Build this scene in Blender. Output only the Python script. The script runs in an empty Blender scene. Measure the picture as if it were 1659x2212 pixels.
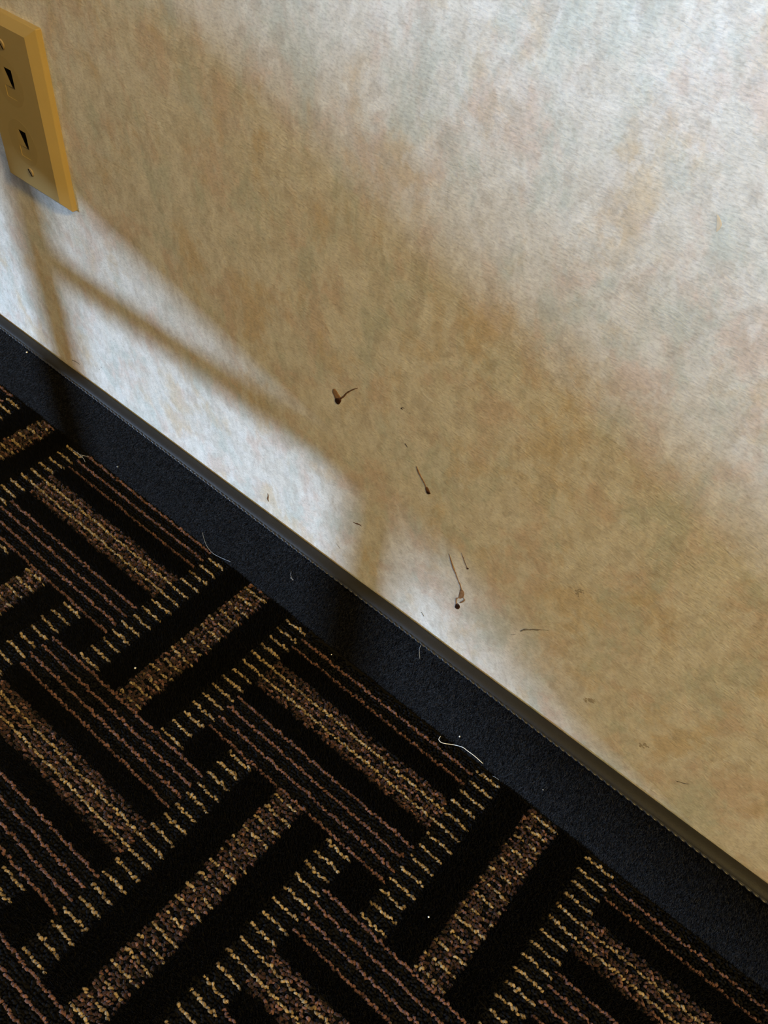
import bpy, bmesh, math, random
import numpy as np
from mathutils import Matrix, Vector

rng = np.random.default_rng(11)
random.seed(11)
S = bpy.context.scene
COL = S.collection
IW, IH = 1659.0, 2212.0

# ------------------------------------------------------------------ camera
CAM_R = np.array([[0.76579183, 0.63630911, 0.09313212],
                  [0.52858385, -0.54031918, -0.65471696],
                  [-0.36628130, 0.55060503, -0.75011473]])      # rows: right, down, forward
CAM_C = np.array([0.51406151, -0.28876139, 0.57303943])
CAM_F = 1777.5                                                    # focal length in pixels of the 1659 x 2212 frame
cd = bpy.data.cameras.new('camera')
cam = bpy.data.objects.new('camera', cd)
COL.objects.link(cam)
M = Matrix.Identity(4)
for i in range(3):
    M[i][0] = CAM_R[0, i]; M[i][1] = -CAM_R[1, i]; M[i][2] = -CAM_R[2, i]; M[i][3] = CAM_C[i]
cam.matrix_world = M
cd.sensor_fit = 'VERTICAL'; cd.sensor_height = 36.0; cd.sensor_width = 27.0
cd.lens = CAM_F / IH * 36.0
cd.clip_start = 0.01; cd.clip_end = 100
S.camera = cam

# ------------------------------------------------------------------ sky, window light, exposure
SKY_COLOR = (0.50, 0.69, 1.0)
SKY_STRENGTH = 119.0
LAMP_COLOR = (1.0, 0.71, 0.23)
LAMP_POWER = 25.0
world = bpy.data.worlds.new('overcast_sky'); S.world = world
world.use_nodes = True
bg = world.node_tree.nodes['Background']
bg.inputs[0].default_value = (*SKY_COLOR, 1); bg.inputs[1].default_value = SKY_STRENGTH
# the window in the left wall (opening), daylight enters through it
ROOM = dict(x0=-2.710, x1=4.6, y0=-4.9, y1=0.0, z1=2.6)
WIN = dict(y0=-4.462, y1=-3.618, z0=0.987, z1=1.395)
pl = bpy.data.lights.new('window_daylight', 'AREA')
pl.shape = 'RECTANGLE'
pl.size = WIN['z1'] - WIN['z0']; pl.size_y = WIN['y1'] - WIN['y0']
pl.cycles.is_portal = True
po = bpy.data.objects.new('window_daylight', pl); COL.objects.link(po)
po.location = (ROOM['x0'] - 0.035, (WIN['y0'] + WIN['y1']) / 2, (WIN['z0'] + WIN['z1']) / 2)
po.rotation_euler = (0, -math.pi / 2, 0)                          # shines along +x into the room

S.view_settings.view_transform = 'Standard'
S.view_settings.look = 'None'
S.view_settings.exposure = 3.0
S.view_settings.gamma = 1.0
S.view_settings.use_curve_mapping = False
S.cycles.max_bounces = 4
S.cycles.diffuse_bounces = 3
S.cycles.glossy_bounces = 2
S.cycles.transparent_max_bounces = 8
S.cycles.caustics_reflective = False
S.cycles.caustics_refractive = False

# ------------------------------------------------------------------ pixel -> surface helpers (places of measured marks)
def ray(u, v):
    return CAM_R.T @ np.array([(u - IW / 2) / CAM_F, (v - IH / 2) / CAM_F, 1.0])
def on_wall(u, v, y=0.0):
    d = ray(u, v); t = (y - CAM_C[1]) / d[1]; return CAM_C + t * d
def on_floor(u, v, z=0.0):
    d = ray(u, v); t = (z - CAM_C[2]) / d[2]; return CAM_C + t * d
def project(P):
    q = (np.asarray(P) - CAM_C) @ CAM_R.T
    return IW / 2 + CAM_F * q[:, 0] / q[:, 2], IH / 2 + CAM_F * q[:, 1] / q[:, 2], q[:, 2]

# ------------------------------------------------------------------ mesh helpers
def link(name, me, mat=None, parent=None, smooth=False):
    o = bpy.data.objects.new(name, me); COL.objects.link(o)
    if mat: me.materials.append(mat)
    if parent: o.parent = parent
    if smooth: me.shade_smooth()
    return o
def tag(o, label=None, category=None, group=None, kind=None):
    if label: o['label'] = label
    if category: o['category'] = category
    if group: o['group'] = group
    if kind: o['kind'] = kind
    return o
def empty(name, loc=(0, 0, 0)):
    o = bpy.data.objects.new(name, None); COL.objects.link(o); o.location = loc
    o.empty_display_size = 0.02
    return o
def bm_obj(name, bm, mat, parent=None, smooth=False):
    me = bpy.data.meshes.new(name); bm.normal_update(); bm.to_mesh(me); bm.free()
    return link(name, me, mat, parent, smooth)
def box_bm(x0, x1, y0, y1, z0, z1, bevel=0.0, seg=2, bm=None):
    bm = bm or bmesh.new()
    vs = [bm.verts.new((x, y, z)) for x in (x0, x1) for y in (y0, y1) for z in (z0, z1)]
    idx = [(0, 1, 3, 2), (4, 6, 7, 5), (0, 4, 5, 1), (2, 3, 7, 6), (0, 2, 6, 4), (1, 5, 7, 3)]
    fs = [bm.faces.new([vs[i] for i in f]) for f in idx]
    if bevel:
        es = list({e for f in fs for e in f.edges})
        bmesh.ops.bevel(bm, geom=es, offset=bevel, segments=seg, affect='EDGES', profile=0.5)
    return bm
def box(name, x0, x1, y0, y1, z0, z1, mat, parent=None, bevel=0.0, seg=2):
    return bm_obj(name, box_bm(x0, x1, y0, y1, z0, z1, bevel, seg), mat, parent)
def mesh_np(name, V, F, tone=None):
    """big mesh out of arrays; F is (n,3) or (n,4)"""
    me = bpy.data.meshes.new(name)
    V = np.ascontiguousarray(V, dtype=np.float32); F = np.ascontiguousarray(F, dtype=np.int32)
    k = F.shape[1]
    me.vertices.add(len(V)); me.vertices.foreach_set('co', V.ravel())
    me.loops.add(F.size); me.loops.foreach_set('vertex_index', F.ravel())
    me.polygons.add(len(F))
    me.polygons.foreach_set('loop_start', np.arange(0, F.size, k, dtype=np.int32))
    me.update(calc_edges=True)
    if tone is not None:
        a = me.attributes.new('tone', 'FLOAT', 'POINT'); a.data.foreach_set('value', np.ascontiguousarray(tone, dtype=np.float32))
    return me
def tube_np(pts, radii, sides=6, flat=1.0, normal=None):
    """swept tube with rounded ends"""
    pts = np.asarray(pts, float); n = len(pts)
    T = np.gradient(pts, axis=0); T /= np.linalg.norm(T, axis=1)[:, None] + 1e-12
    up = np.array(normal if normal is not None else (0, 0, 1.0))
    V = []
    for i in range(n):
        a = np.cross(T[i], up); a /= np.linalg.norm(a) + 1e-12
        b = np.cross(a, T[i])
        for s in range(sides):
            t = 2 * math.pi * s / sides
            V.append(pts[i] + radii[i] * (math.cos(t) * a + flat * math.sin(t) * b))
    F = []
    for i in range(n - 1):
        for s in range(sides):
            s2 = (s + 1) % sides
            F.append((i * sides + s, i * sides + s2, (i + 1) * sides + s2, (i + 1) * sides + s))
    return np.array(V), F, n, sides
def tube(name, pts, radii, mat, parent=None, sides=6, flat=1.0, normal=None):
    V, F, n, sd = tube_np(pts, radii, sides, flat, normal)
    F = F + [tuple(reversed(range(sd))), tuple(range((n - 1) * sd, n * sd))]
    me = bpy.data.meshes.new(name); me.from_pydata([tuple(v) for v in V], [], F); me.update()
    return link(name, me, mat, parent, True)
def smooth_path(pts, n):
    """Catmull-Rom through points"""
    P = np.asarray(pts, float); P = np.vstack([2 * P[0] - P[1], P, 2 * P[-1] - P[-2]])
    out = []
    m = len(P) - 3
    for t in np.linspace(0, m - 1e-6, n):
        i = int(t); f = t - i
        p0, p1, p2, p3 = P[i:i + 4]
        out.append(0.5 * ((2 * p1) + (-p0 + p2) * f + (2 * p0 - 5 * p1 + 4 * p2 - p3) * f * f + (-p0 + 3 * p1 - 3 * p2 + p3) * f ** 3))
    return np.array(out)

# ------------------------------------------------------------------ materials
class NT:
    def __init__(self, name):
        self.m = bpy.data.materials.new(name); self.m.use_nodes = True
        self.t = self.m.node_tree; self.n = self.t.nodes
        self.b = self.n['Principled BSDF']
    def node(self, typ, ins=None, **props):
        nd = self.n.new(typ)
        for k, v in props.items(): setattr(nd, k, v)
        for k, v in (ins or {}).items():
            if isinstance(v, bpy.types.NodeSocket): self.t.links.new(v, nd.inputs[k])
            else: nd.inputs[k].default_value = v
        return nd
    def set(self, **kw):
        for k, v in kw.items():
            k = k.replace('_', ' ')
            if isinstance(v, bpy.types.NodeSocket): self.t.links.new(v, self.b.inputs[k])
            else: self.b.inputs[k].default_value = v
        return self
    def coords(self, scale=(1, 1, 1), rot=(0, 0, 0), loc=(0, 0, 0)):
        tc = self.node('ShaderNodeTexCoord')
        mp = self.node('ShaderNodeMapping', {'Vector': tc.outputs['Object'], 'Scale': scale, 'Rotation': rot, 'Location': loc})
        return mp.outputs[0]
    def noise(self, vec, scale, detail=4, rough=0.55, dist=0.0):
        return self.node('ShaderNodeTexNoise', {'Vector': vec, 'Scale': scale, 'Detail': detail, 'Roughness': rough, 'Distortion': dist}).outputs['Fac']
    def ramp(self, fac, stops, interp='LINEAR'):
        r = self.node('ShaderNodeValToRGB', {'Fac': fac}); cr = r.color_ramp; cr.interpolation = interp
        while len(cr.elements) < len(stops): cr.elements.new(0.5)
        for e, (p, c) in zip(cr.elements, stops):
            e.position = p; e.color = c if len(c) == 4 else (*c, 1)
        return r.outputs[0]
    def mix(self, fac, a, b, blend='MIX'):
        nd = self.node('ShaderNodeMix', data_type='RGBA', blend_type=blend)
        for sock, v in ((nd.inputs[0], fac), (nd.inputs[6], a), (nd.inputs[7], b)):
            if isinstance(v, bpy.types.NodeSocket): self.t.links.new(v, sock)
            else: sock.default_value = v if not isinstance(v, tuple) or len(v) == 4 else (*v, 1)
        return nd.outputs[2]
    def math(self, op, a, b=0.0):
        nd = self.node('ShaderNodeMath', operation=op)
        for i, v in enumerate((a, b)):
            if isinstance(v, bpy.types.NodeSocket): self.t.links.new(v, nd.inputs[i])
            else: nd.inputs[i].default_value = v
        return nd.outputs[0]
    def bump(self, h, strength=0.3, dist=0.001, normal=None):
        ins = {'Height': h, 'Strength': strength, 'Distance': dist}
        if normal is not None: ins['Normal'] = normal
        return self.node('ShaderNodeBump', ins).outputs[0]

def plain(name, col, rough=0.6, spec=0.3, **kw):
    return NT(name).set(Base_Color=(*col, 1), Roughness=rough, Specular_IOR_Level=spec, **kw).m

def wallpaper():
    t = NT('mottled_cream_wallpaper')
    v = t.coords((1, 1, 0.70))                      # patches drawn out upwards
    v2 = t.coords((1, 1, 0.8), loc=(3.1, 0, 1.7))
    v3 = t.coords((1, 1, 0.62), loc=(7.3, 0, 4.1))
    base = (0.695, 0.645, 0.555)
    def patch(c, vec, scale, lo, hi, amt, col, dist=0.25, rough=0.64):
        n = t.noise(vec, scale, 7, rough, dist)
        return t.mix(t.math('MULTIPLY', t.ramp(n, [(lo, (0, 0, 0)), (hi, (1, 1, 1))]), amt), c, col)
    c = patch(base, v, 46, 0.44, 0.58, 1.0, (0.775, 0.735, 0.655))
    c = patch(c, v2, 30, 0.50, 0.60, 0.75, (0.675, 0.545, 0.450))                                   # pinkish tan sponging
    c = patch(c, v3, 34, 0.51, 0.61, 0.75, (0.590, 0.605, 0.530))                                   # grey green sponging
    c = patch(c, t.coords((1, 1, 0.7), loc=(1.9, 0, 9.2)), 24, 0.53, 0.63, 0.75, (0.660, 0.530, 0.360))   # ochre sponging
    c = patch(c, t.coords((1, 1, 0.6), loc=(4.4, 0, 6.6)), 75, 0.52, 0.60, 0.55, (0.770, 0.740, 0.680))   # pale dabs
    c = patch(c, t.coords((1, 1, 0.6), loc=(8.4, 0, 1.6)), 85, 0.54, 0.62, 0.50, (0.560, 0.495, 0.410))   # dull dabs
    n5 = t.noise(t.coords((1, 1, 0.8), loc=(5.9, 0, 2.2)), 150, 5, 0.6, 0.4)
    c = t.mix(0.7, c, t.ramp(n5, [(0.32, (0.80, 0.79, 0.77)), (0.62, (1.05, 1.05, 1.05))]), 'MULTIPLY')
    n6 = t.noise(t.coords((1, 1, 2.4), loc=(2.9, 0, 5.2)), 420, 3, 0.6, 0.3)   # short printed flecks
    c = t.mix(0.75, c, t.ramp(n6, [(0.32, (0.76, 0.745, 0.72)), (0.50, (1, 1, 1)), (0.68, (1.13, 1.13, 1.12))]), 'MULTIPLY')
    fine = t.noise(t.coords((1, 1, 2.4)), 330, 4, 0.62, 0.5)
    mid = t.noise(t.coords((1, 1, 1.6), loc=(2, 0, 3)), 130, 3, 0.5, 0.3)
    b = t.bump(fine, 0.26, 0.0010)
    b = t.bump(mid, 0.20, 0.0010, b)
    return t.set(Base_Color=c, Roughness=0.60, Specular_IOR_Level=0.25, Normal=b).m

def yarn(name, dark, light, rough=0.85, sheen=0.15, spec=0.15):
    t = NT(name)
    at = t.node('ShaderNodeAttribute', attribute_name='tone').outputs['Fac']
    n = t.noise(t.coords(), 1500, 3, 0.6)
    k = t.math('ADD', t.math('MULTIPLY', at, 0.75), t.math('MULTIPLY', t.math('SUBTRACT', n, 0.5), 0.9))
    c = t.ramp(k, [(0.0, dark), (0.75, light)])
    t.set(Base_Color=c, Roughness=rough, Specular_IOR_Level=spec)
    t.b.inputs['Sheen Weight'].default_value = sheen
    t.b.inputs['Sheen Roughness'].default_value = 0.4
    return t.m

M_WALL = wallpaper()
M_GOLD = yarn('gold_yarn', (0.065, 0.039, 0.016), (0.295, 0.210, 0.110))
M_RUST = yarn('rust_yarn', (0.036, 0.015, 0.011), (0.138, 0.066, 0.050))
M_BROWN = yarn('dark_maroon_yarn', (0.008, 0.0032, 0.0024), (0.036, 0.0155, 0.0115))
M_BLACKL = yarn('black_loop_yarn', (0.0010, 0.0010, 0.0012), (0.0055, 0.0056, 0.0066), sheen=0.0, spec=0.04)
M_BLACKC = yarn('black_cut_yarn', (0.0010, 0.0010, 0.0011), (0.0062, 0.0062, 0.0070), sheen=0.0, spec=0.03)
M_STRIP = yarn('charcoal_strip_yarn', (0.0010, 0.0010, 0.0011), (0.037, 0.0358, 0.0358), sheen=0.01, spec=0.06)
M_BACKING = plain('carpet_backing', (0.006, 0.0055, 0.005), 0.95, 0.05)
M_STRIPCORE = plain('charcoal_strip_backing', (0.003, 0.003, 0.0035), 0.95, 0.05)

def tape_mat():
    t = NT('woven_binding_tape')
    n = t.noise(t.coords((0.5, 1, 1)), 900, 4, 0.6)
    w = t.node('ShaderNodeTexWave', {'Vector': t.coords(), 'Scale': 420.0, 'Distortion': 1.2, 'Detail': 2.0}, bands_direction='X').outputs['Fac']
    c = t.mix(n, (0.0070, 0.0068, 0.0070), (0.0185, 0.0170, 0.0162))
    k = t.math('ADD', t.math('MULTIPLY', w, 0.05), n)
    return t.set(Base_Color=c, Roughness=0.6, Specular_IOR_Level=0.3, Normal=t.bump(k, 0.5, 0.0004)).m
M_TAPE = tape_mat()
M_THREAD = NT('grey_binding_thread').set(Base_Color=(0.021, 0.021, 0.023, 1), Roughness=0.36, Specular_IOR_Level=0.5).m

def plate_mat():
    t = NT('ivory_plastic')
    n = t.noise(t.coords(), 60, 4, 0.6)
    c = t.mix(n, (0.36, 0.260, 0.100), (0.40, 0.290, 0.118))
    return t.set(Base_Color=c, Roughness=0.42, Specular_IOR_Level=0.45, Normal=t.bump(t.noise(t.coords(), 700, 2), 0.05, 0.0003)).m
M_PLATE = plate_mat()
M_PLATE2 = plain('aged_ivory_insert', (0.350, 0.250, 0.094), 0.42, 0.45)
M_SOCKET = plain('socket_dark', (0.05, 0.035, 0.022), 0.7, 0.2)
M_SCREW = plain('painted_screw', (0.30, 0.21, 0.09), 0.4, 0.5)
M_SLOT = plain('screw_slot_dark', (0.012, 0.009, 0.007), 0.8, 0.1)  # near-black colour of the bar set on the screw head

def stain_mat(name, col, col2, rough):
    t = NT(name)
    n = t.noise(t.coords(), 500, 4, 0.65)
    return t.set(Base_Color=t.mix(t.ramp(n, [(0.35, (0, 0, 0)), (0.7, (1, 1, 1))]), col, col2), Roughness=rough, Specular_IOR_Level=0.4).m
M_DROP = stain_mat('dried_drop', (0.010, 0.0035, 0.002), (0.075, 0.028, 0.013), 0.45)
M_TRAIL = stain_mat('dried_trail', (0.22, 0.115, 0.055), (0.36, 0.22, 0.125), 0.5)
M_TRAILD = stain_mat('dried_trail_dark', (0.10, 0.045, 0.020), (0.20, 0.105, 0.05), 0.5)
M_SCUFF = stain_mat('grey_scuff', (0.17, 0.14, 0.105), (0.31, 0.26, 0.195), 0.8)
M_SMUDGE = stain_mat('faint_smudge', (0.33, 0.275, 0.20), (0.46, 0.39, 0.295), 0.8)
M_TICK = stain_mat('dark_tick', (0.03, 0.02, 0.012), (0.10, 0.07, 0.04), 0.8)
M_OCHRE = stain_mat('ochre_spot', (0.58, 0.48, 0.33), (0.63, 0.54, 0.40), 0.7)
M_HAIR = NT('pale_hair').set(Base_Color=(0.72, 0.70, 0.66, 1), Roughness=0.4).m
M_HAIRG = NT('grey_hair').set(Base_Color=(0.20, 0.22, 0.25, 1), Roughness=0.4).m
M_HAIRL = NT('dull_fibre').set(Base_Color=(0.30, 0.27, 0.22, 1), Roughness=0.5).m
M_LINT = NT('white_lint').set(Base_Color=(0.75, 0.74, 0.70, 1), Roughness=0.8).m
M_PAINT = plain('dark_wood_panelling', (0.16, 0.10, 0.06), 0.6, 0.3)
M_CEIL = plain('tan_ceiling_paint', (0.40, 0.33, 0.24), 0.9, 0.1)
M_FRAME = plain('white_window_paint', (0.75, 0.74, 0.72), 0.4, 0.4)
def glass_mat():
    t = NT('window_glass')
    tr = t.node('ShaderNodeBsdfTransparent', {'Color': (0.97, 0.98, 0.98, 1)})
    gl = t.node('ShaderNodeBsdfGlossy', {'Roughness': 0.02})
    mx = t.node('ShaderNodeMixShader', {'Fac': 0.05})
    t.t.links.new(tr.outputs[0], mx.inputs[1]); t.t.links.new(gl.outputs[0], mx.inputs[2])
    t.t.links.new(mx.outputs[0], t.n['Material Output'].inputs[0])
    return t.m
M_GLASS = glass_mat()
def wood_mat():
    t = NT('dark_stained_wood')
    n = t.noise(t.coords((6, 6, 0.6)), 22, 5, 0.6, 0.5)
    return t.set(Base_Color=t.mix(n, (0.045, 0.020, 0.010), (0.12, 0.055, 0.028)), Roughness=0.35).m
M_WOOD = wood_mat()
M_FABRIC = NT('olive_seat_fabric')
M_FABRIC = M_FABRIC.set(Base_Color=(0.10, 0.085, 0.05, 1), Roughness=0.9, Normal=M_FABRIC.bump(M_FABRIC.noise(M_FABRIC.coords(), 900, 2), 0.4, 0.0006)).m

# ------------------------------------------------------------------ the room
X0, X1, Y0, Y1, Z1 = ROOM['x0'], ROOM['x1'], ROOM['y0'], ROOM['y1'], ROOM['z1']
TW = 0.06

def floor_mat():
    """flat carpet beyond the built pile: the same woven figure, too far off to show tufts"""
    t = NT('patterned_carpet_weave')
    tc = t.node('ShaderNodeTexCoord'); sp = t.node('ShaderNodeSeparateXYZ', {0: tc.outputs['Object']})
    x = t.math('MULTIPLY', t.math('SUBTRACT', sp.outputs[0], 0.2165), 1000.0)
    y = t.math('MULTIPLY', sp.outputs[1], 1000.0)
    def pp(a, b): return t.math('PINGPONG', a, b)
    def lt(a, b): return t.math('LESS_THAN', a, b)
    def mul(a, b): return t.math('MULTIPLY', a, b)
    def mx(a, b): return t.math('MAXIMUM', a, b)
    u0 = pp(x, 143.0); w0 = pp(t.math('ADD', y, 61.0), 150.0)
    u1 = t.math('SUBTRACT', 143.0, u0); w1 = t.math('SUBTRACT', 150.0, w0)
    rows = pp(t.math('ADD', y, 6.0), 5.0)                     # 0 on the gold rows, 5 between them
    goldrow = lt(rows, 1.3); rustrow = t.math('GREATER_THAN', rows, 3.7)
    g = None; r = None
    for u, w in ((u0, w0), (u1, w1)):
        core = mul(lt(u, 58.0), lt(w, 88.0)); off = t.math('SUBTRACT', 1.0, core)
        bar = mul(core, lt(u, 12.0)); lad = mul(core, t.math('GREATER_THAN', u, 36.0))
        strip = mul(off, lt(w, 62.0)); band = mul(strip, lt(w, 12.5)); rz = mul(strip, t.math('GREATER_THAN', w, 28.0))
        gg = mul(goldrow, mx(mx(bar, lad), band)); rr = mul(rustrow, mx(mx(bar, band), rz))
        g = gg if g is None else mx(g, gg); r = rr if r is None else mx(r, rr)
    n = t.ramp(t.noise(t.coords(), 330, 2), [(0.35, (0.3, 0.3, 0.3)), (0.6, (1, 1, 1))])
    c = t.mix(r, (0.003, 0.003, 0.003), (0.062, 0.030, 0.022))
    c = t.mix(g, c, (0.145, 0.100, 0.052))
    c = t.mix(1.0, c, n, 'MULTIPLY')
    return t.set(Base_Color=c, Roughness=0.95, Specular_IOR_Level=0.05, Normal=t.bump(t.noise(t.coords(), 300, 3), 0.8, 0.003)).m

def poly_box(name, x0, x1, y0, y1, z0, z1, mat, parent=None):
    return box(name, x0, x1, y0, y1, z0, z1, mat, parent)

wall_back = tag(poly_box('wall_back', X0 - TW, X1 + TW, 0.0, TW, -0.05, Z1, M_WALL), 'cream wall with mottled sponged wallpaper', kind='structure')
floor = tag(poly_box('floor', X0 - TW, X1 + TW, Y0 - TW, TW, -0.05, 0.0, floor_mat()), 'black carpet with gold and rust geometric pattern', kind='structure')
ceiling = tag(poly_box('ceiling', X0 - TW, X1 + TW, Y0 - TW, TW, Z1, Z1 + 0.1, M_CEIL), 'plain tan ceiling', kind='structure')
wall_right = tag(poly_box('wall_right', X1, X1 + TW, Y0, 0.0, 0.0, Z1, M_PAINT), 'dark panelled side wall', kind='structure')
wall_front = tag(poly_box('wall_front', X0 - TW, X1 + TW, Y0 - TW, Y0, 0.0, Z1, M_PAINT), 'dark panelled wall behind the camera', kind='structure')
bm = bmesh.new()
box_bm(X0 - TW, X0, Y0, WIN['y0'], 0, Z1, bm=bm); box_bm(X0 - TW, X0, WIN['y1'], 0.0, 0, Z1, bm=bm)
box_bm(X0 - TW, X0, WIN['y0'], WIN['y1'], 0, WIN['z0'], bm=bm); box_bm(X0 - TW, X0, WIN['y0'], WIN['y1'], WIN['z1'], Z1, bm=bm)
wall_left = tag(bm_obj('wall_left', bm, M_PAINT), 'dark panelled wall with the window', kind='structure')
win = tag(empty('window_1', (X0, (WIN['y0'] + WIN['y1']) / 2, WIN['z0'])), 'white framed window letting in daylight', kind='structure')
def wchild(name, a, b, c, d, e, f, mat):
    o = box(name, a, b, c, d, e, f, mat, win)
    o.matrix_parent_inverse = Matrix.Translation(-win.location)
    return o
fw = 0.014
ym = (WIN['y0'] + WIN['y1']) / 2
wchild('window_frame', X0 - 0.04, X0 - 0.01, WIN['y0'], WIN['y0'] + fw, WIN['z0'], WIN['z1'], M_FRAME)
wchild('window_frame', X0 - 0.04, X0 - 0.01, WIN['y1'] - fw, WIN['y1'], WIN['z0'], WIN['z1'], M_FRAME)
wchild('window_frame', X0 - 0.04, X0 - 0.01, WIN['y0'], WIN['y1'], WIN['z0'], WIN['z0'] + fw, M_FRAME)
wchild('window_frame', X0 - 0.04, X0 - 0.01, WIN['y0'], WIN['y1'], WIN['z1'] - fw, WIN['z1'], M_FRAME)
wchild('pane', X0 - 0.026, X0 - 0.022, WIN['y0'] + fw, WIN['y1'] - fw, WIN['z0'] + fw, WIN['z1'] - fw, M_GLASS)
wchild('window_sill', X0 - 0.01, X0 + 0.03, WIN['y0'] - 0.03, WIN['y1'] + 0.03, WIN['z0'] - 0.025, WIN['z0'], M_FRAME)

# ------------------------------------------------------------------ carpet pile (gauge 2.5 mm, figure repeats 286 x 300 mm)
BB_Y = -0.0105                                   # face of the carpet strip on the wall
def classify(x, y):
    """yarn kind at (x, y) in mm: 0 gold 1 rust 2 maroon 3 black loop 4 black cut"""
    kind = np.full(x.shape, 3)
    j = np.rint((-6.0 - y) / 2.5).astype(int); ph = np.mod(j, 4)
    core = np.zeros(x.shape, bool); rnd = rng.random(x.shape)
    U = []
    for par in (0, 1):
        cx = 216.5 + 143 * par; cy = -61 - 150 * par
        u = np.abs(np.mod(x - cx + 143, 286) - 143); w = np.abs(np.mod(y - cy + 150, 300) - 150)
        U.append((u, w))
        c = (u <= 58) & (w <= 88); core |= c
        bar = c & (u < 12)
        kind[bar & (ph == 0)] = np.where(rnd[bar & (ph == 0)] < 0.80, 0, 2)
        q = bar & (ph == 2); kind[q] = np.select([rnd[q] < 0.38, rnd[q] < 0.9], [1, 2], 3)
        q = bar & (ph % 2 == 1); kind[q] = np.select([rnd[q] < 0.07, rnd[q] < 0.62], [1, 2], 3)
        kind[c & (u >= 12) & (u < 36)] = 4
        lad = c & (u >= 36); kind[lad & (ph == 0)] = 0
    for u, w in U:
        st = ~core & (w <= 75)
        band = st & (w < 12.6)
        kind[band & (ph == 0)] = 0; q = band & (ph == 2); kind[q] = np.select([rnd[q] < 0.42, rnd[q] < 0.9], [1, 2], 3)
        o = band & (ph % 2 == 1); kind[o] = np.select([rnd[o] < 0.06, rnd[o] < 0.60], [1, 2], 3)
        kind[st & (w >= 12.6) & (w < 28)] = 4
        rz = st & (w >= 28) & (w < 62); kind[rz & (ph == 2)] = 1
        kind[st & (w >= 62)] = 4
    return kind

SKEW = 0.0042
def in_view(P, mx=0.22, my=0.12):
    u, v, d = project(P)
    return (d > 0.02) & (u > -mx * IW) & (u < (1 + mx) * IW) & (v > -my * IH) & (v < (1 + my) * IH)

ys = -6.0 - 2.5 * np.arange(1, 200)
PITCH = 2.25
gx = np.arange(-420, 980, PITCH)
XX, YY = np.meshgrid(gx, ys)
XX = XX + rng.uniform(0, PITCH, ys.shape)[:, None] + rng.normal(0, 0.28, XX.shape)
XX = XX.ravel(); YY = YY.ravel()
WX = XX / 1000; WY = YY / 1000 + SKEW * (WX - 0.3)
keep = (WY < BB_Y - 0.0006) & in_view(np.c_[WX, WY, np.zeros_like(WX)])
XX, YY, WX, WY = XX[keep], YY[keep], WX[keep], WY[keep]
KIND = classify(XX, YY)

def border(u, y=-0.0088):                        # where the side border of the built pile meets the strip
    lo, hi = 0.0, 1.12 * IH
    for _ in range(50):
        mid = (lo + hi) / 2; d = ray(u, mid)
        if d[2] >= 0 or on_floor(u, mid)[1] > y: lo = mid
        else: hi = mid
    return on_floor(u, hi)
corners = [border(-0.22 * IW), on_floor(-0.22 * IW, 1.12 * IH), on_floor(1.0 * IW, 1.12 * IH), border(1.22 * IW)]
corners = [c if c[1] < -0.0088 else np.array([c[0], -0.0088, 0]) for c in corners]
bm = bmesh.new()
lo_v = [bm.verts.new((c[0], c[1], 0.0)) for c in corners]; hi_v = [bm.verts.new((c[0], c[1], 0.0006)) for c in corners]
bm.faces.new(hi_v); bm.faces.new(list(reversed(lo_v)))
for i in range(4): bm.faces.new((lo_v[i], lo_v[(i + 1) % 4], hi_v[(i + 1) % 4], hi_v[i]))
bmesh.ops.recalc_face_normals(bm, faces=bm.faces)
bm_obj('carpet_backing', bm, M_BACKING, floor)

# loop of yarn: a small arch with uneven thickness
def loop_template(rings=5, sides=6):
    t = np.linspace(0, 1, rings)
    cx = (t - 0.5) * 2.35; cz = 3.2 * np.sin(math.pi * t) ** 0.55
    tang = np.gradient(np.c_[cx, cz], axis=0); tang /= np.linalg.norm(tang, axis=1)[:, None]
    V = []; ring = []
    for i in range(rings):
        nx, nz = -tang[i, 1], tang[i, 0]
        for s in range(sides):
            a = 2 * math.pi * s / sides
            r = 0.86 * (0.85 + 0.25 * math.sin(math.pi * t[i]))
            V.append((cx[i] + nx * r * math.sin(a), r * 1.05 * math.cos(a), cz[i] + nz * r * math.sin(a)))
    F = []
    for i in range(rings - 1):
        for s in range(sides):
            s2 = (s + 1) % sides
            F.append((i * sides + s, (i + 1) * sides + s, (i + 1) * sides + s2, i * sides + s2))
    return np.array(V), np.array(F)
LV, LF = loop_template()

def scatter(V0, F0, px, py, pz, yaw, tilt, sc, jit, tone):
    """copies of a template (mm) at points (m)"""
    n = len(px); k = len(V0)
    V = V0[None] * sc[:, None, :] + rng.normal(0, jit, (n, k, 3))
    ct, st_ = np.cos(tilt)[:, None], np.sin(tilt)[:, None]
    x, y, z = V[..., 0], V[..., 1], V[..., 2]
    y, z = y * ct - z * st_, y * st_ + z * ct
    c, s = np.cos(yaw)[:, None], np.sin(yaw)[:, None]
    x, y = x * c - y * s, x * s + y * c
    W = np.stack([x / 1000 + px[:, None], y / 1000 + py[:, None], z / 1000 + pz[:, None]], -1).reshape(-1, 3)
    F = (F0[None] + (np.arange(n) * k)[:, None, None]).reshape(-1, F0.shape[1])
    return W, F, np.repeat(tone, k)

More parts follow.
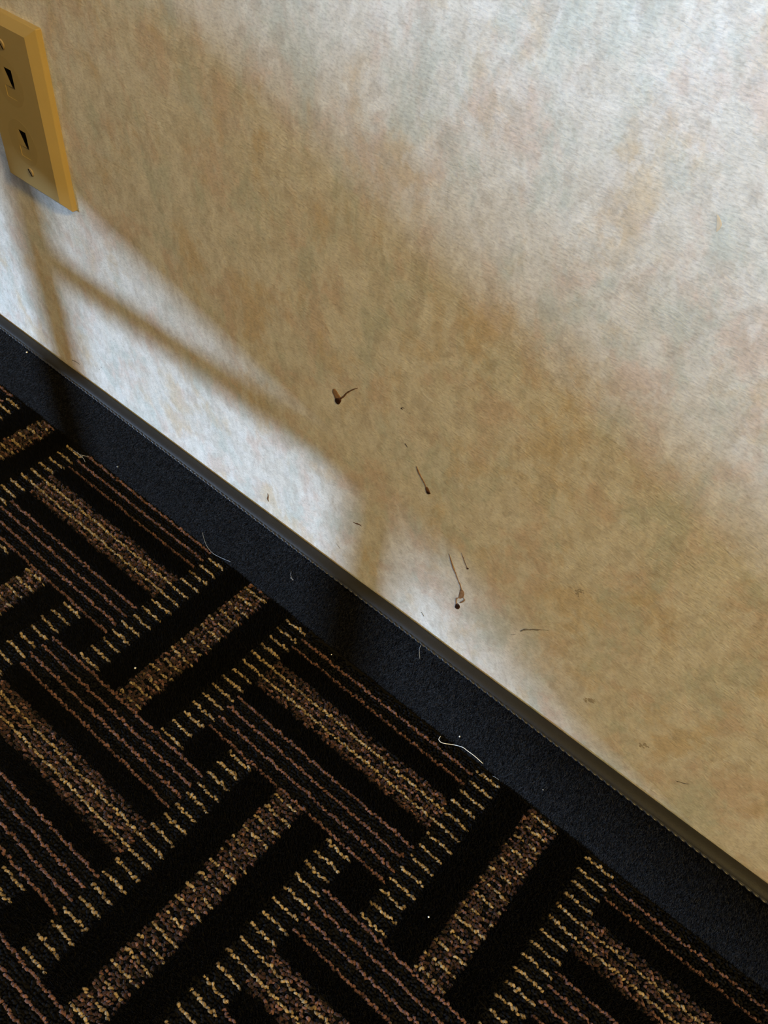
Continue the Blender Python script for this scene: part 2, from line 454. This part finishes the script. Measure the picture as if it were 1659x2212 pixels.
def loops(name, k, mat, label, zs=1.0):
    m = KIND == k
    if not m.any(): return
    n = m.sum()
    sc = np.stack([rng.uniform(0.75, 1.25, n), rng.uniform(0.72, 1.15, n), rng.uniform(0.74, 1.14, n) * zs], -1)
    V, F, tn = scatter(LV, LF, WX[m], WY[m] + rng.normal(0, 0.00014, n), np.full(n, -0.0004), rng.normal(0.16, 0.30, n),
                       rng.normal(0, 0.22, n), sc, 0.14, np.clip(rng.normal(0.55, 0.30, n), 0, 1))
    V[:, 2] = np.maximum(V[:, 2], 0.0)
    o = link(name, mesh_np(name, V, F, tn), mat, floor, True)
    tag(o, label, kind='stuff')
loops('gold_loop_pile', 0, M_GOLD, 'gold yarn loops in dashes and double lines')
loops('rust_loop_pile', 1, M_RUST, 'rust brown yarn loops in parallel rows')
loops('maroon_loop_pile', 2, M_BROWN, 'dark maroon yarn loops between the gold ones')
loops('black_loop_pile', 3, M_BLACKL, 'black yarn loops between coloured rows', 0.92)

# cut pile: bunches of fine fibres, a little taller than the loops
BLADE_V = np.array([(-0.40, -0.24, 0), (0.40, -0.24, 0), (0, 0.42, 0), (0.0, 0.03, 1.0)])
BLADE_F = np.array([(0, 1, 3), (1, 2, 3), (2, 0, 3)])
m = KIND == 4
NB = 9
bx = np.repeat(WX[m], NB) + rng.uniform(-0.0016, 0.0016, m.sum() * NB)
by = np.repeat(WY[m], NB) + rng.uniform(-0.0014, 0.0014, m.sum() * NB)
nb = len(bx)
sc = np.stack([rng.uniform(0.7, 1.25, nb), rng.uniform(0.7, 1.25, nb), rng.normal(5.4, 0.75, nb)], -1)
V, F, tn = scatter(BLADE_V, BLADE_F, bx, by, np.zeros(nb), rng.uniform(0, 6.28, nb), rng.normal(0, 0.36, nb), sc, 0.02, np.clip(rng.normal(0.45, 0.25, nb), 0, 1))
V[:, 1] = np.minimum(V[:, 1], BB_Y - 0.0002)
tag(link('black_cut_pile', mesh_np('black_cut_pile', V, F, tn), M_BLACKC, floor, True), 'fuzzy black cut pile bars and squares', kind='stuff')

# ------------------------------------------------------------------ carpet strip on the foot of the wall
SX0, SX1 = -0.55, 1.05
HB = 0.1005
def profile_strip(name, prof, x0, x1, nx, mat, parent=None, wob=0.0, seed=0):
    r = np.random.default_rng(seed)
    xs = np.linspace(x0, x1, nx); P = np.array(prof); k = len(P)
    dz = np.interp(xs, np.linspace(x0, x1, 28), r.normal(0, 1, 28)) * wob
    V = np.zeros((nx, k, 3)); V[..., 0] = xs[:, None]; V[..., 1] = P[None, :, 0]; V[..., 2] = P[None, :, 1] + dz[:, None] * (P[None, :, 1] > 0.05)
    a = (np.arange(nx - 1)[:, None] * k + np.arange(k - 1)[None]).ravel()
    F = np.stack([a, a + 1, a + k + 1, a + k], -1)
    return link(name, mesh_np(name, V.reshape(-1, 3), F), mat, parent, True)
core_prof = [(0.0, 0.090), (-0.004, 0.0940), (-0.0075, 0.093), (-0.0085, 0.089), (-0.0088, 0.02), (-0.0092, 0.004), (-0.0100, 0.0)]
baseboard = tag(profile_strip('baseboard_back', core_prof, X0, X1, 60, M_STRIPCORE), 'black carpet strip with bound top edge along the wall foot', kind='structure')
tape_prof = [(0.0, 0.0915), (-0.0002, 0.0938), (-0.0014, 0.0950), (-0.0034, 0.0961), (-0.0058, 0.0966), (-0.0080, 0.0963), (-0.0096, 0.0955), (-0.0106, 0.0943), (-0.0109, 0.0928), (-0.0098, 0.0920)]
tag(profile_strip('binding_tape', tape_prof, SX0, SX1, 260, M_TAPE, baseboard, 0.00016, 4), 'dark woven tape folded over the top edge')
# thread that holds the tape: a row of slanting stitches
st_x = np.arange(SX0, SX1, 0.0047)
sv = []; sf = []; off = 0
for i, x in enumerate(st_x):
    p = [(x - 0.0022, -0.0108, 0.0945 + rng.normal(0, .00012)), (x - 0.0006, -0.0115, 0.0944), (x + 0.0010, -0.01155, 0.0940), (x + 0.0024, -0.0110, 0.0935 + rng.normal(0, .00012))]
    V, F, n, sd = tube_np(smooth_path(p, 6), [0.0003, 0.00052, 0.0006, 0.0006, 0.00052, 0.0003], 6, normal=(0, -1, 0))
    sv.append(V); sf += [tuple(a + off for a in f) for f in F]; off += len(V)
# the cord under the stitches
cx = np.arange(SX0, SX1, 0.004)
V, F, n, sd = tube_np(np.c_[cx, np.full(len(cx), -0.0106), 0.0937 + 0.00012 * np.sin(cx * 310)], np.full(len(cx), 0.0009), 7, normal=(0, -1, 0))
sv.append(V); sf += [tuple(a + off for a in f) for f in F]
tag(link('stitching', mesh_np('stitching', np.vstack(sv), np.array(sf)), M_THREAD, baseboard, True), 'grey thread stitched along the tape', kind='stuff')
# pile of the strip: short dense fibres pointing out of the wall and a little down
NF = 190000
fx = rng.uniform(SX0 + 0.3, SX1 - 0.2, NF * 2); fz = rng.uniform(0.0008, 0.0922, NF * 2)
kp = in_view(np.c_[fx, np.full(NF * 2, BB_Y), fz], 0.2, 0.1)
fx, fz = fx[kp][:NF], fz[kp][:NF]; nf = len(fx)
sc = np.stack([rng.uniform(0.6, 1.3, nf), rng.uniform(0.6, 1.3, nf), rng.uniform(1.6, 3.0, nf)], -1)
V0 = BLADE_V * np.array([0.85, 0.85, 1]); 
Vm = V0[None] * sc[:, None, :]
yaw = rng.uniform(0, 6.28, nf)[:, None]
a, b = Vm[..., 0] * np.cos(yaw) - Vm[..., 1] * np.sin(yaw), Vm[..., 0] * np.sin(yaw) + Vm[..., 1] * np.cos(yaw)
h = Vm[..., 2]
dx = rng.normal(0, 0.38, nf)[:, None]; dz = rng.normal(-0.18, 0.38, nf)[:, None]
V = np.stack([(a + h * dx) / 1000 + fx[:, None], -0.0086 - h / 1000 * 0.85, (b + h * dz) / 1000 + fz[:, None]], -1)
V[..., 2] = np.clip(V[..., 2], 0.0, 0.0935)
F = (BLADE_F[None] + (np.arange(nf) * 4)[:, None, None]).reshape(-1, 3)
tag(link('strip_pile', mesh_np('strip_pile', V.reshape(-1, 3), F, np.repeat(rng.random(nf) ** 2.2, 4)), M_STRIP, baseboard, True), 'short charcoal cut pile of the strip', kind='stuff')

# ------------------------------------------------------------------ telephone wall plate
PX, PZ = 0.0022, 0.3224
plate = tag(empty('wall_plate', (PX, 0, PZ - 0.0572)), 'ivory plastic wall plate with two telephone jacks above the baseboard', 'wall plate')
def pchild(o, parent=plate):
    if parent is plate: o.matrix_parent_inverse = Matrix.Translation(-plate.location)
    return o
def rect_loop(hw, hh, y, cz=0.0):
    return [(PX - hw, y, PZ - hh + cz), (PX + hw, y, PZ - hh + cz), (PX + hw, y, PZ + hh + cz), (PX - hw, y, PZ + hh + cz)]
JX, JZ = 0.0014, (0.3395, 0.3008)               # jack openings
HWD, HLO, HHI = 0.0054, 0.0095, 0.0091          # opening half width, down, up
bm = bmesh.new()
hw, hh = 0.0346, 0.0571
l0 = [bm.verts.new(p) for p in rect_loop(hw, hh, 0.0)]
l1 = [bm.verts.new(p) for p in rect_loop(hw, hh, -0.0036)]
l2 = [bm.verts.new(p) for p in rect_loop(hw - 0.0066, hh - 0.0054, -0.0080)]
for a, b in ((l0, l1), (l1, l2)):
    for i in range(4): bm.faces.new((a[i], a[(i + 1) % 4], b[(i + 1) % 4], b[i]))
# face with two openings: strips between the z levels
fx0, fx1 = PX - hw + 0.0066, PX + hw - 0.0066
zl = [PZ - hh + 0.0054]
for jz in sorted(JZ): zl += [jz - HLO, jz + HHI]
zl.append(PZ + hh - 0.0054)
yf = -0.0080
def quad(bm, pts): bm.faces.new([bm.verts.new(p) for p in pts])
for i in range(5):
    z0, z1 = zl[i], zl[i + 1]
    if i in (0, 2, 4):
        quad(bm, [(fx0, yf, z0), (fx1, yf, z0), (fx1, yf, z1), (fx0, yf, z1)])
    else:
        quad(bm, [(fx0, yf, z0), (JX - HWD, yf, z0), (JX - HWD, yf, z1), (fx0, yf, z1)])
        quad(bm, [(JX + HWD, yf, z0), (fx1, yf, z0), (fx1, yf, z1), (JX + HWD, yf, z1)])
bmesh.ops.remove_doubles(bm, verts=bm.verts, dist=1e-6)
es = [e for e in bm.edges if all(v in l1 for v in e.verts) or (e.verts[0] in l0) != (e.verts[1] in l0) and all((v in l0 or v in l1) for v in e.verts)]
bmesh.ops.bevel(bm, geom=es, offset=0.0005, segments=2, affect='EDGES', profile=0.5)
pchild(bm_obj('cover', bm, M_PLATE, plate))
for n_, jz in enumerate(JZ):
    # round insert, its face a hair proud of the cover, with the stepped opening
    bm = bmesh.new(); N = 48; R_ = 0.0155; yi = yf - 0.00004
    cz = jz + 0.0004
    outer = [bm.verts.new((JX - 0.0008 + R_ * math.cos(2 * math.pi * i / N), yf + 0.0002, cz + R_ * math.sin(2 * math.pi * i / N))) for i in range(N)]
    rim = [bm.verts.new((JX - 0.0008 + (R_ - 0.0005) * math.cos(2 * math.pi * i / N), yi, cz + (R_ - 0.0005) * math.sin(2 * math.pi * i / N))) for i in range(N)]
    for i in range(N): bm.faces.new((outer[i], outer[(i + 1) % N], rim[(i + 1) % N], rim[i]))
    hole = []
    for i in range(N):                            # same count of points round the rectangle
        a = 2 * math.pi * i / N; c, s = math.cos(a), math.sin(a)
        k = min(HWD / abs(c) if abs(c) > 1e-6 else 9, (HHI if s > 0 else HLO) / abs(s) if abs(s) > 1e-6 else 9)
        hole.append(bm.verts.new((JX + k * c, yi, jz + k * s)))
    for i in range(N): bm.faces.new((rim[i], rim[(i + 1) % N], hole[(i + 1) % N], hole[i]))
    ins = pchild(bm_obj('jack_insert', bm, M_PLATE2, plate))
    # socket cavity: deep upper part
    zm = jz - 0.0022
    bm = bmesh.new(); yb = 0.004
    A = [(JX - HWD, jz + HHI), (JX - HWD, zm), (JX + HWD, zm), (JX + HWD, jz + HHI)]
    va = [bm.verts.new((x, yi, z)) for x, z in A]; vb = [bm.verts.new((x + 0.0006 * (1 if x < JX else -1), yb, z)) for x, z in A]
    for i in range(4): bm.faces.new((va[i], va[(i + 1) % 4], vb[(i + 1) % 4], vb[i]))
    bm.faces.new(vb)
    bm_obj('socket', bm, M_SOCKET, ins)
    # face-coloured sheet standing in for the lit left inner wall
    bm = bmesh.new()
    quad(bm, [(JX - HWD - 0.0001, yi - 0.00005, jz + HHI), (JX - 0.0026, yi + 0.0002, jz + HHI), (JX + 0.0022, yi + 0.0004, zm), (JX - HWD - 0.0001, yi - 0.00005, zm)])
    bm_obj('socket_lit_flank', bm, M_PLATE2, ins)
    # shallow latch step below
    bm = bmesh.new(); ys_ = yi + 0.00035
    quad(bm, [(JX - HWD, ys_, jz - HLO), (JX + HWD, ys_, jz - HLO), (JX + HWD, ys_, zm), (JX - HWD, ys_, zm)])
    quad(bm, [(JX - HWD, yi, jz - HLO), (JX + HWD, yi, jz - HLO), (JX + HWD, ys_, jz - HLO), (JX - HWD, ys_, jz - HLO)])
    quad(bm, [(JX - HWD, yi, zm), (JX - HWD, yi, jz - HLO), (JX - HWD, ys_, jz - HLO), (JX - HWD, ys_, zm)])
    quad(bm, [(JX + HWD, yi, jz - HLO), (JX + HWD, yi, zm), (JX + HWD, ys_, zm), (JX + HWD, ys_, jz - HLO)])
    bm_obj('latch_step', bm, M_PLATE2, ins)
for sx, sz in ((0.0031, 0.3627), (0.0022, 0.2816)):
    bm = bmesh.new()
    r0 = bmesh.ops.create_cone(bm, cap_ends=True, segments=20, radius1=0.0032, radius2=0.0026, depth=0.0008)
    bmesh.ops.rotate(bm, verts=bm.verts, matrix=Matrix.Rotation(math.pi / 2, 3, 'X'))
    bmesh.ops.translate(bm, verts=bm.verts, vec=(sx, yf - 0.0003, sz))
    sc_ = pchild(bm_obj('screw', bm, M_SCREW, plate))
    a = 0.9
    bm = box_bm(-0.0026, 0.0026, -0.00012, 0.0003, -0.00055, 0.00055)
    bmesh.ops.rotate(bm, verts=bm.verts, matrix=Matrix.Rotation(a, 3, 'Y'))
    bmesh.ops.translate(bm, verts=bm.verts, vec=(sx, yf - 0.0007, sz))
    bm_obj('slot', bm, M_SLOT, sc_)

# ------------------------------------------------------------------ dried drips and marks on the wallpaper
def W3(pts, y=-0.0002): return np.array([on_wall(u, v, y) for u, v in pts])
def trail(name, pts, rad_px, mat, parent, n=22, flat=0.25):
    P = W3(pts); r = np.interp(np.linspace(0, 1, n), np.linspace(0, 1, len(rad_px)), rad_px)
    Q = smooth_path(P, n)
    # pixels to metres at the place
    mm = np.linalg.norm(on_wall(pts[0][0] + 1, pts[0][1]) - on_wall(*pts[0])) * 0.75
    rad = r * mm * 0.78 * (1 + rng.normal(0, 0.14, n))
    return tube(name, Q, rad, mat, parent, 8, flat, normal=(0, -1, 0))
def drop(name, c, pts, mat, parent, height=0.0009):
    """low dome over an outline given round its centre"""
    C0 = on_wall(c[0], c[1], 0.0); O = np.array([on_wall(u, v, 0.0) for u, v in pts])
    O = np.array([p for p in smooth_path(np.vstack([O, O[:1]]), 22)])[:-1]
    bm = bmesh.new(); prev = None
    for k, (s, hgt) in enumerate(((1.0, 0.0), (0.92, 0.55), (0.70, 0.85), (0.38, 0.98))):
        ring = [bm.verts.new(C0 + (p - C0) * s + np.array([0, -height * hgt, 0])) for p in O]
        if prev:
            for i in range(len(ring)): bm.faces.new((prev[i], prev[(i + 1) % len(ring)], ring[(i + 1) % len(ring)], ring[i]))
        prev = ring
    bm.faces.new(prev)
    bmesh.ops.recalc_face_normals(bm, faces=bm.faces)
    return bm_obj(name, bm, mat, parent, True)
def mark(name, label, at, category='stain'):
    return tag(empty(name, tuple(on_wall(*at))), label, category)
def under(o, root):
    o.parent = root; o.matrix_parent_inverse = Matrix.Translation(-root.location); return o

d1 = mark('dried_drip', 'forked dried brown drip with dark drop and thin curved tail', (730, 874))
under(drop('drop', (730, 866), [(724, 861), (728, 859), (734, 860), (737, 864), (736, 869), (731, 874), (726, 870), (724, 866)], M_DROP, None, 0.0006), d1)
under(drop('smear', (725, 850), [(719, 840), (724, 840), (729, 847), (735, 856), (738, 863), (726, 864), (722, 856), (718, 847)], M_TRAIL, None, 0.0003), d1)
under(trail('tail', [(735, 861), (742, 857), (748, 850), (756, 845), (764, 841), (773, 838)], [2.4, 2.0, 1.9, 1.4, 1.3, 0.4], M_TRAILD, None), d1)
d2 = mark('dried_drip', 'straight dried brown drip ending in a dark drop, on the tan part of the wall', (929, 1068))
under(drop('drop', (925, 1062), [(920, 1058), (924, 1060), (928, 1062), (930, 1066), (926, 1068), (922, 1065)], M_DROP, None, 0.0005), d2)
under(drop('smear', (923, 1056), [(919, 1050), (924, 1053), (927, 1058), (928, 1063), (921, 1061), (919, 1056)], M_TRAILD, None, 0.0003), d2)
under(trail('tail', [(900, 1008), (904, 1019), (911, 1033), (917, 1044), (920, 1052)], [1.8, 2.8, 2.3, 1.9, 1.5], M_TRAIL, None), d2)
d3 = mark('dried_drip', 'longest dried drip with a loop above its dark drop, near the baseboard', (988, 1316))
under(drop('drop', (988, 1311), [(984, 1305), (988, 1303), (993, 1308), (993, 1313), (989, 1316), (983, 1312)], M_DROP, None, 0.0006), d3)
under(trail('tail', [(970, 1196), (974, 1210), (979, 1226), (984, 1238), (988, 1250), (994, 1264), (997, 1276)], [0.8, 2.0, 2.7, 2.2, 1.6, 1.8, 2.4], M_TRAIL, None, 30), d3)
under(drop('smear', (997, 1284), [(994, 1272), (999, 1274), (1003, 1281), (1001, 1290), (995, 1293), (990, 1291), (992, 1281)], M_TRAIL, None, 0.0002), d3)
under(trail('loop', [(1000, 1290), (1003, 1296), (998, 1300), (993, 1302)], [1.2, 2.0, 2.0, 1.2], M_TRAIL, None, 12), d3)
under(trail('neck', [(993, 1291), (986, 1293), (985, 1300), (986, 1306)], [1.4, 1.6, 1.6, 2.0], M_TRAIL, None, 12), d3)
d4 = mark('dried_drip', 'short hair-thin dried drip right of the longest drip', (1012, 1230))
under(trail('tail', [(997, 1194), (1001, 1206), (1005, 1217), (1009, 1226)], [0.6, 1.1, 1.0, 0.9], M_TRAILD, None), d4)
under(drop('drop', (1010, 1228), [(1008, 1226), (1011, 1227), (1013, 1229), (1010, 1230), (1008, 1229)], M_DROP, None, 0.0003), d4)

def line_mark(name, label, pts, rad, mat, category='mark', flat=0.2):
    o = trail(name, pts, rad, mat, None, 14, flat)
    return tag(o, label, category)
def group_mark(name, label, strokes, mat, category='mark'):
    root = mark(name, label, strokes[0][0][0], category)
    for pts, rad in strokes: under(trail('streak', pts, rad, mat, None, 10, 0.15), root)
    return root
group_mark('scuff', 'long grey scuff stroke on the wall right of the drips', [([(1124, 1364), (1131, 1361), (1138, 1360), (1144, 1361)], [0.8, 2.2, 2.0, 1.6]), ([(1142, 1361), (1151, 1360), (1159, 1361), (1167, 1360)], [1.6, 1.8, 2.4, 0.6]), ([(1103, 1371), (1108, 1371), (1114, 1370)], [0.4, 0.7, 0.4]), ([(1166, 1361), (1176, 1361), (1186, 1362)], [0.6, 0.7, 0.3])], M_SCUFF)
line_mark('tick', 'short straight black tick above the straight drip', [(875, 958), (877, 961), (880, 966)], [1.0, 1.2, 0.8], M_TICK)
group_mark('tick', 'tiny hooked dark fleck with a dot beside it, right of the forked drip', [([(866, 883), (869, 881), (874, 882)], [1.3, 1.0, 0.5]), ([(868, 883), (870, 886)], [1.2, 0.6]), ([(884, 892), (887, 893)], [0.7, 0.7])], M_TICK)
line_mark('bristle', 'short brown bristle stuck to the bright wall just above the baseboard', [(578, 1066), (579, 1072), (578, 1078), (580, 1083)], [0.8, 1.4, 1.7, 1.3], M_TRAILD)
line_mark('smudge', 'small brown smudge on the wall below the tan shadow edge', [(763, 1128), (769, 1131), (776, 1133), (781, 1137)], [1.0, 2.0, 2.2, 0.8], M_TRAILD, flat=0.1)
line_mark('scratch', 'faint hairline scratch close above the baseboard', [(727, 1175), (731, 1180), (735, 1186)], [0.4, 0.8, 0.5], M_SCUFF)
line_mark('tick', 'thin grey tick left of the looped drip near the baseboard', [(910, 1322), (913, 1327), (916, 1332)], [0.8, 0.9, 0.5], M_TICK)
line_mark('bristle', 'thin dark bristle low on the wall at far right', [(1462, 1688), (1470, 1690), (1479, 1693), (1489, 1694)], [1.1, 0.9, 0.9, 0.4], M_TICK)
line_mark('scratch', 'small dark nick in the leg shadow above the baseboard', [(155, 778), (163, 781), (172, 787)], [0.7, 1.1, 0.5], M_SCUFF)
def speck_cluster(name, label, c, n, spread, mat, category='smudge', r=(0.7, 1.8), elong=1.0):
    bm = bmesh.new()
    for i in range(n):
        u = c[0] + rng.normal(0, spread[0]); v = c[1] + rng.normal(0, spread[1])
        P = on_wall(u, v, 0.0); rr = rng.uniform(*r) * 0.00045
        k = 7; a0 = rng.uniform(0, 6.28)
        ring = [bm.verts.new(P + np.array([rr * elong * rng.uniform(.6, 1.2) * math.cos(a0 + 6.283 * i_ / k), -0.00002, rr * rng.uniform(.6, 1.2) * math.sin(a0 + 6.283 * i_ / k)])) for i_ in range(k)]
        top = bm.verts.new(P + np.array([0, -0.00012, 0]))
        for i_ in range(k): bm.faces.new((ring[i_], ring[(i_ + 1) % k], top))
    return tag(bm_obj(name, bm, mat), label, category)
speck_cluster('smudge', 'faint grey smudge ring on the tan wall above the scuff stroke', (1254, 1278), 16, (7, 4.5), M_SMUDGE, r=(0.9, 2.2))
speck_cluster('smudge', 'darkest grey smudge low on the wall, nearest the baseboard', (1273, 1512), 22, (6, 2), M_SMUDGE, r=(0.9, 2.6), elong=1.5)
speck_cluster('smudge', 'small speckled grey smudge low at the right', (1387, 1610), 16, (5, 3), M_SMUDGE, r=(0.9, 2.2))
speck_cluster('smudge', 'sprinkle of tiny dark specks on the bright wall by the leg shadow', (218, 792), 8, (6, 6), M_TICK, r=(0.5, 1.0))
tag(drop('ochre_spot', (1551, 481), [(1547, 463), (1552, 465), (1557, 476), (1559, 487), (1551, 499), (1546, 500), (1547, 485)], M_OCHRE, None, 0.0001), 'pale ochre spot high on the wall at right', 'stain')

# ------------------------------------------------------------------ hairs and lint
def strip_pt(u, v, y=-0.0122):
    p = on_wall(u, v, y)
    if p[2] < 0.004: p = on_floor(u, v, 0.0058)
    return p
def hair(name, label, pts, r, mat, n=40):
    P = smooth_path(np.array([strip_pt(*p) for p in pts]), n)
    rad = np.full(n, r); rad[0] *= 0.5; rad[-1] *= 0.3
    return tag(tube(name, P, rad, mat, None, 5), label, 'hair')
hair('hair', 'long white kinked hair lying at the foot of the carpet strip', [(952, 1590), (948, 1597), (952, 1603), (961, 1606), (981, 1609), (999, 1614), (1010, 1622), (1025, 1633), (1044, 1650)], 0.00026, M_HAIR)
hair('hair', 'curved grey hair at the foot of the carpet strip, left of centre', [(437, 1150), (442, 1168), (449, 1183), (461, 1196), (480, 1206), (499, 1214)], 0.00022, M_HAIRG)
hair('thread', 'short pale bluish thread hanging below the stitched tape', [(909, 1394), (906, 1402), (906, 1412), (907, 1424)], 0.00024, M_HAIRG, 16)
hair('hair', 'short faint hair near the right end of the white hair', [(1064, 1676), (1070, 1679), (1078, 1685)], 0.00016, M_HAIRG, 12)
t_ = tag(empty('lint_tuft', tuple(strip_pt(178, 985))), 'pale lint tuft caught where strip meets carpet at left', 'lint')
for pts in ([(158, 972), (170, 981), (184, 985), (192, 986)], [(172, 984), (180, 990), (184, 998)], [(166, 976), (176, 986), (180, 984)]):
    P = smooth_path(np.array([strip_pt(*p) for p in pts]), 14)
    under(tube('fibre', P, np.full(14, 0.00022), M_HAIRL, None, 5), t_)
t_ = tag(empty('lint_tuft', tuple(strip_pt(630, 1247))), 'small grey lint tuft on the strip below the bright wall', 'lint')
for pts in ([(629, 1234), (628, 1242), (631, 1250), (634, 1253)], [(627, 1248), (630, 1250), (633, 1254)]):
    P = smooth_path(np.array([strip_pt(*p) for p in pts]), 14)
    under(tube('fibre', P, np.full(14, 0.00018), M_HAIRG, None, 5), t_)
def speck(label, u, v, r=0.0006, mat=M_LINT, floor_=False):
    p = on_floor(u, v, 0.0056) if floor_ else strip_pt(u, v, -0.0120)
    bm = bmesh.new(); bmesh.ops.create_icosphere(bm, subdivisions=2, radius=r)
    for vv in bm.verts:
        vv.co = vv.co * (1 + 0.25 * random.uniform(-1, 1)); vv.co.z *= 0.8
    bmesh.ops.translate(bm, verts=bm.verts, vec=p)
    return tag(bm_obj('lint_speck', bm, mat, None, True), label, 'lint')
speck('white lint speck on the black carpet bar at left', 292, 1443, 0.0008, floor_=True)
speck('yellowish lint speck on the black bar at bottom centre', 926, 1981, 0.0006, floor_=True)
speck('white lint speck on the strip above the long white hair', 993, 1591, 0.0006)
speck('white lint speck beneath the stitched tape at far left', 58, 761, 0.0008)
speck('grey lint speck at the foot of the strip at left', 254, 1008, 0.0008, M_HAIRG)
speck('grey lint speck on the strip at the right side', 1173, 1706, 0.0005, M_HAIRG)
speck('white lint speck at the strip foot near the hooked pile corner', 716, 1414, 0.0005)

# ------------------------------------------------------------------ unseen bench and table left of the picture, shaped to shade the wall
BX0, BX1, BY0, BY1 = -0.290, 0.149, -1.243, -0.283
bench = tag(empty('unseen_bench', ((BX0 + BX1) / 2, (BY0 + BY1) / 2, 0)), 'unseen brown bench with padded olive seat, shaped to cast the leg shadows', 'bench')
def child_of(root, o):
    o.parent = root; o.matrix_parent_inverse = Matrix.Translation(-root.location); return o
lt_ = 0.032
child_of(bench, box('seat_frame', BX0 + 0.002, BX1 - 0.002, BY0 + 0.002, BY1 - 0.001, 0.367, 0.390, M_WOOD, None, 0.001))
child_of(bench, box('seat_pad', BX0, BX1, BY0, BY1, 0.390, 0.421, M_FABRIC, None, 0.006, 3))
child_of(bench, box('shade_rail', BX0 + 0.004, BX0 + 0.024, BY0 + 0.005, -0.885, 0.334, 0.367, M_WOOD, None, 0.001))  # rail added to block light passing under the seat
LXA, LXB, LYN = -0.230, 0.088, -0.300
for xx in (LXA, LXB):
    for yy in (BY0 + lt_, LYN):
        child_of(bench, box('leg', xx - lt_ / 2, xx + lt_ / 2, yy - lt_ / 2, yy + lt_ / 2, 0.0, 0.367, M_WOOD, None, 0.002))
for yy in (BY0 + lt_, LYN):
    child_of(bench, box('stretcher', LXA + lt_ / 2, LXB - lt_ / 2, yy - 0.009, yy + 0.009, 0.2575, 0.2790, M_WOOD, None, 0.002))
side = tag(empty('shade_table', (-1.02, -1.33, 0)), 'added unseen side table with one upright, shaped to shade the upper wall', 'table')  # added out of view, its top gives the soft shade edge on the wall
child_of(side, box('table_top', -1.190, -0.638, -1.620, -1.055, 0.620, 0.680, M_WOOD, None, 0.003))
child_of(side, box('upright', -1.190, -1.165, -1.40, -1.20, 0.020, 0.620, M_WOOD, None, 0.002))
child_of(side, box('base', -1.190, -0.860, -1.48, -1.13, 0.0, 0.020, M_WOOD, None, 0.003))

# ------------------------------------------------------------------ ceiling lamp: the warm light of the room
lamp_at = (2.9, -0.90, Z1)
lamp = tag(empty('ceiling_lamp', lamp_at), 'round flush ceiling lamp with warm white diffuser', 'lamp')
def lathe(name, prof, mat, seg=40):
    bm = bmesh.new(); rings = []
    for r, z in prof:
        rings.append([bm.verts.new((r * math.cos(2 * math.pi * i / seg), r * math.sin(2 * math.pi * i / seg), z)) for i in range(seg)])
    for a, b in zip(rings, rings[1:]):
        for i in range(seg): bm.faces.new((a[i], a[(i + 1) % seg], b[(i + 1) % seg], b[i]))
    bm.faces.new(rings[-1]); bm.faces.new(list(reversed(rings[0])))
    return bm_obj(name, bm, mat, lamp, True)
lathe('lamp_base', [(0.20, 0.0), (0.20, -0.02), (0.185, -0.028)], M_FRAME)
M_DIFF = NT('lamp_diffuser').set(Base_Color=(0.8, 0.75, 0.65, 1), Emission_Color=(*LAMP_COLOR, 1), Emission_Strength=2.0).m
lathe('lamp_diffuser', [(0.185, -0.028), (0.17, -0.055), (0.12, -0.075), (0.05, -0.083), (0.01, -0.085)], M_DIFF)
ll = bpy.data.lights.new('lamp_light', 'AREA'); ll.shape = 'DISK'; ll.size = 0.36; ll.energy = LAMP_POWER; ll.color = LAMP_COLOR
lo_ = bpy.data.objects.new('lamp_light', ll); COL.objects.link(lo_); lo_.parent = lamp; lo_.location = (0, 0, -0.09)
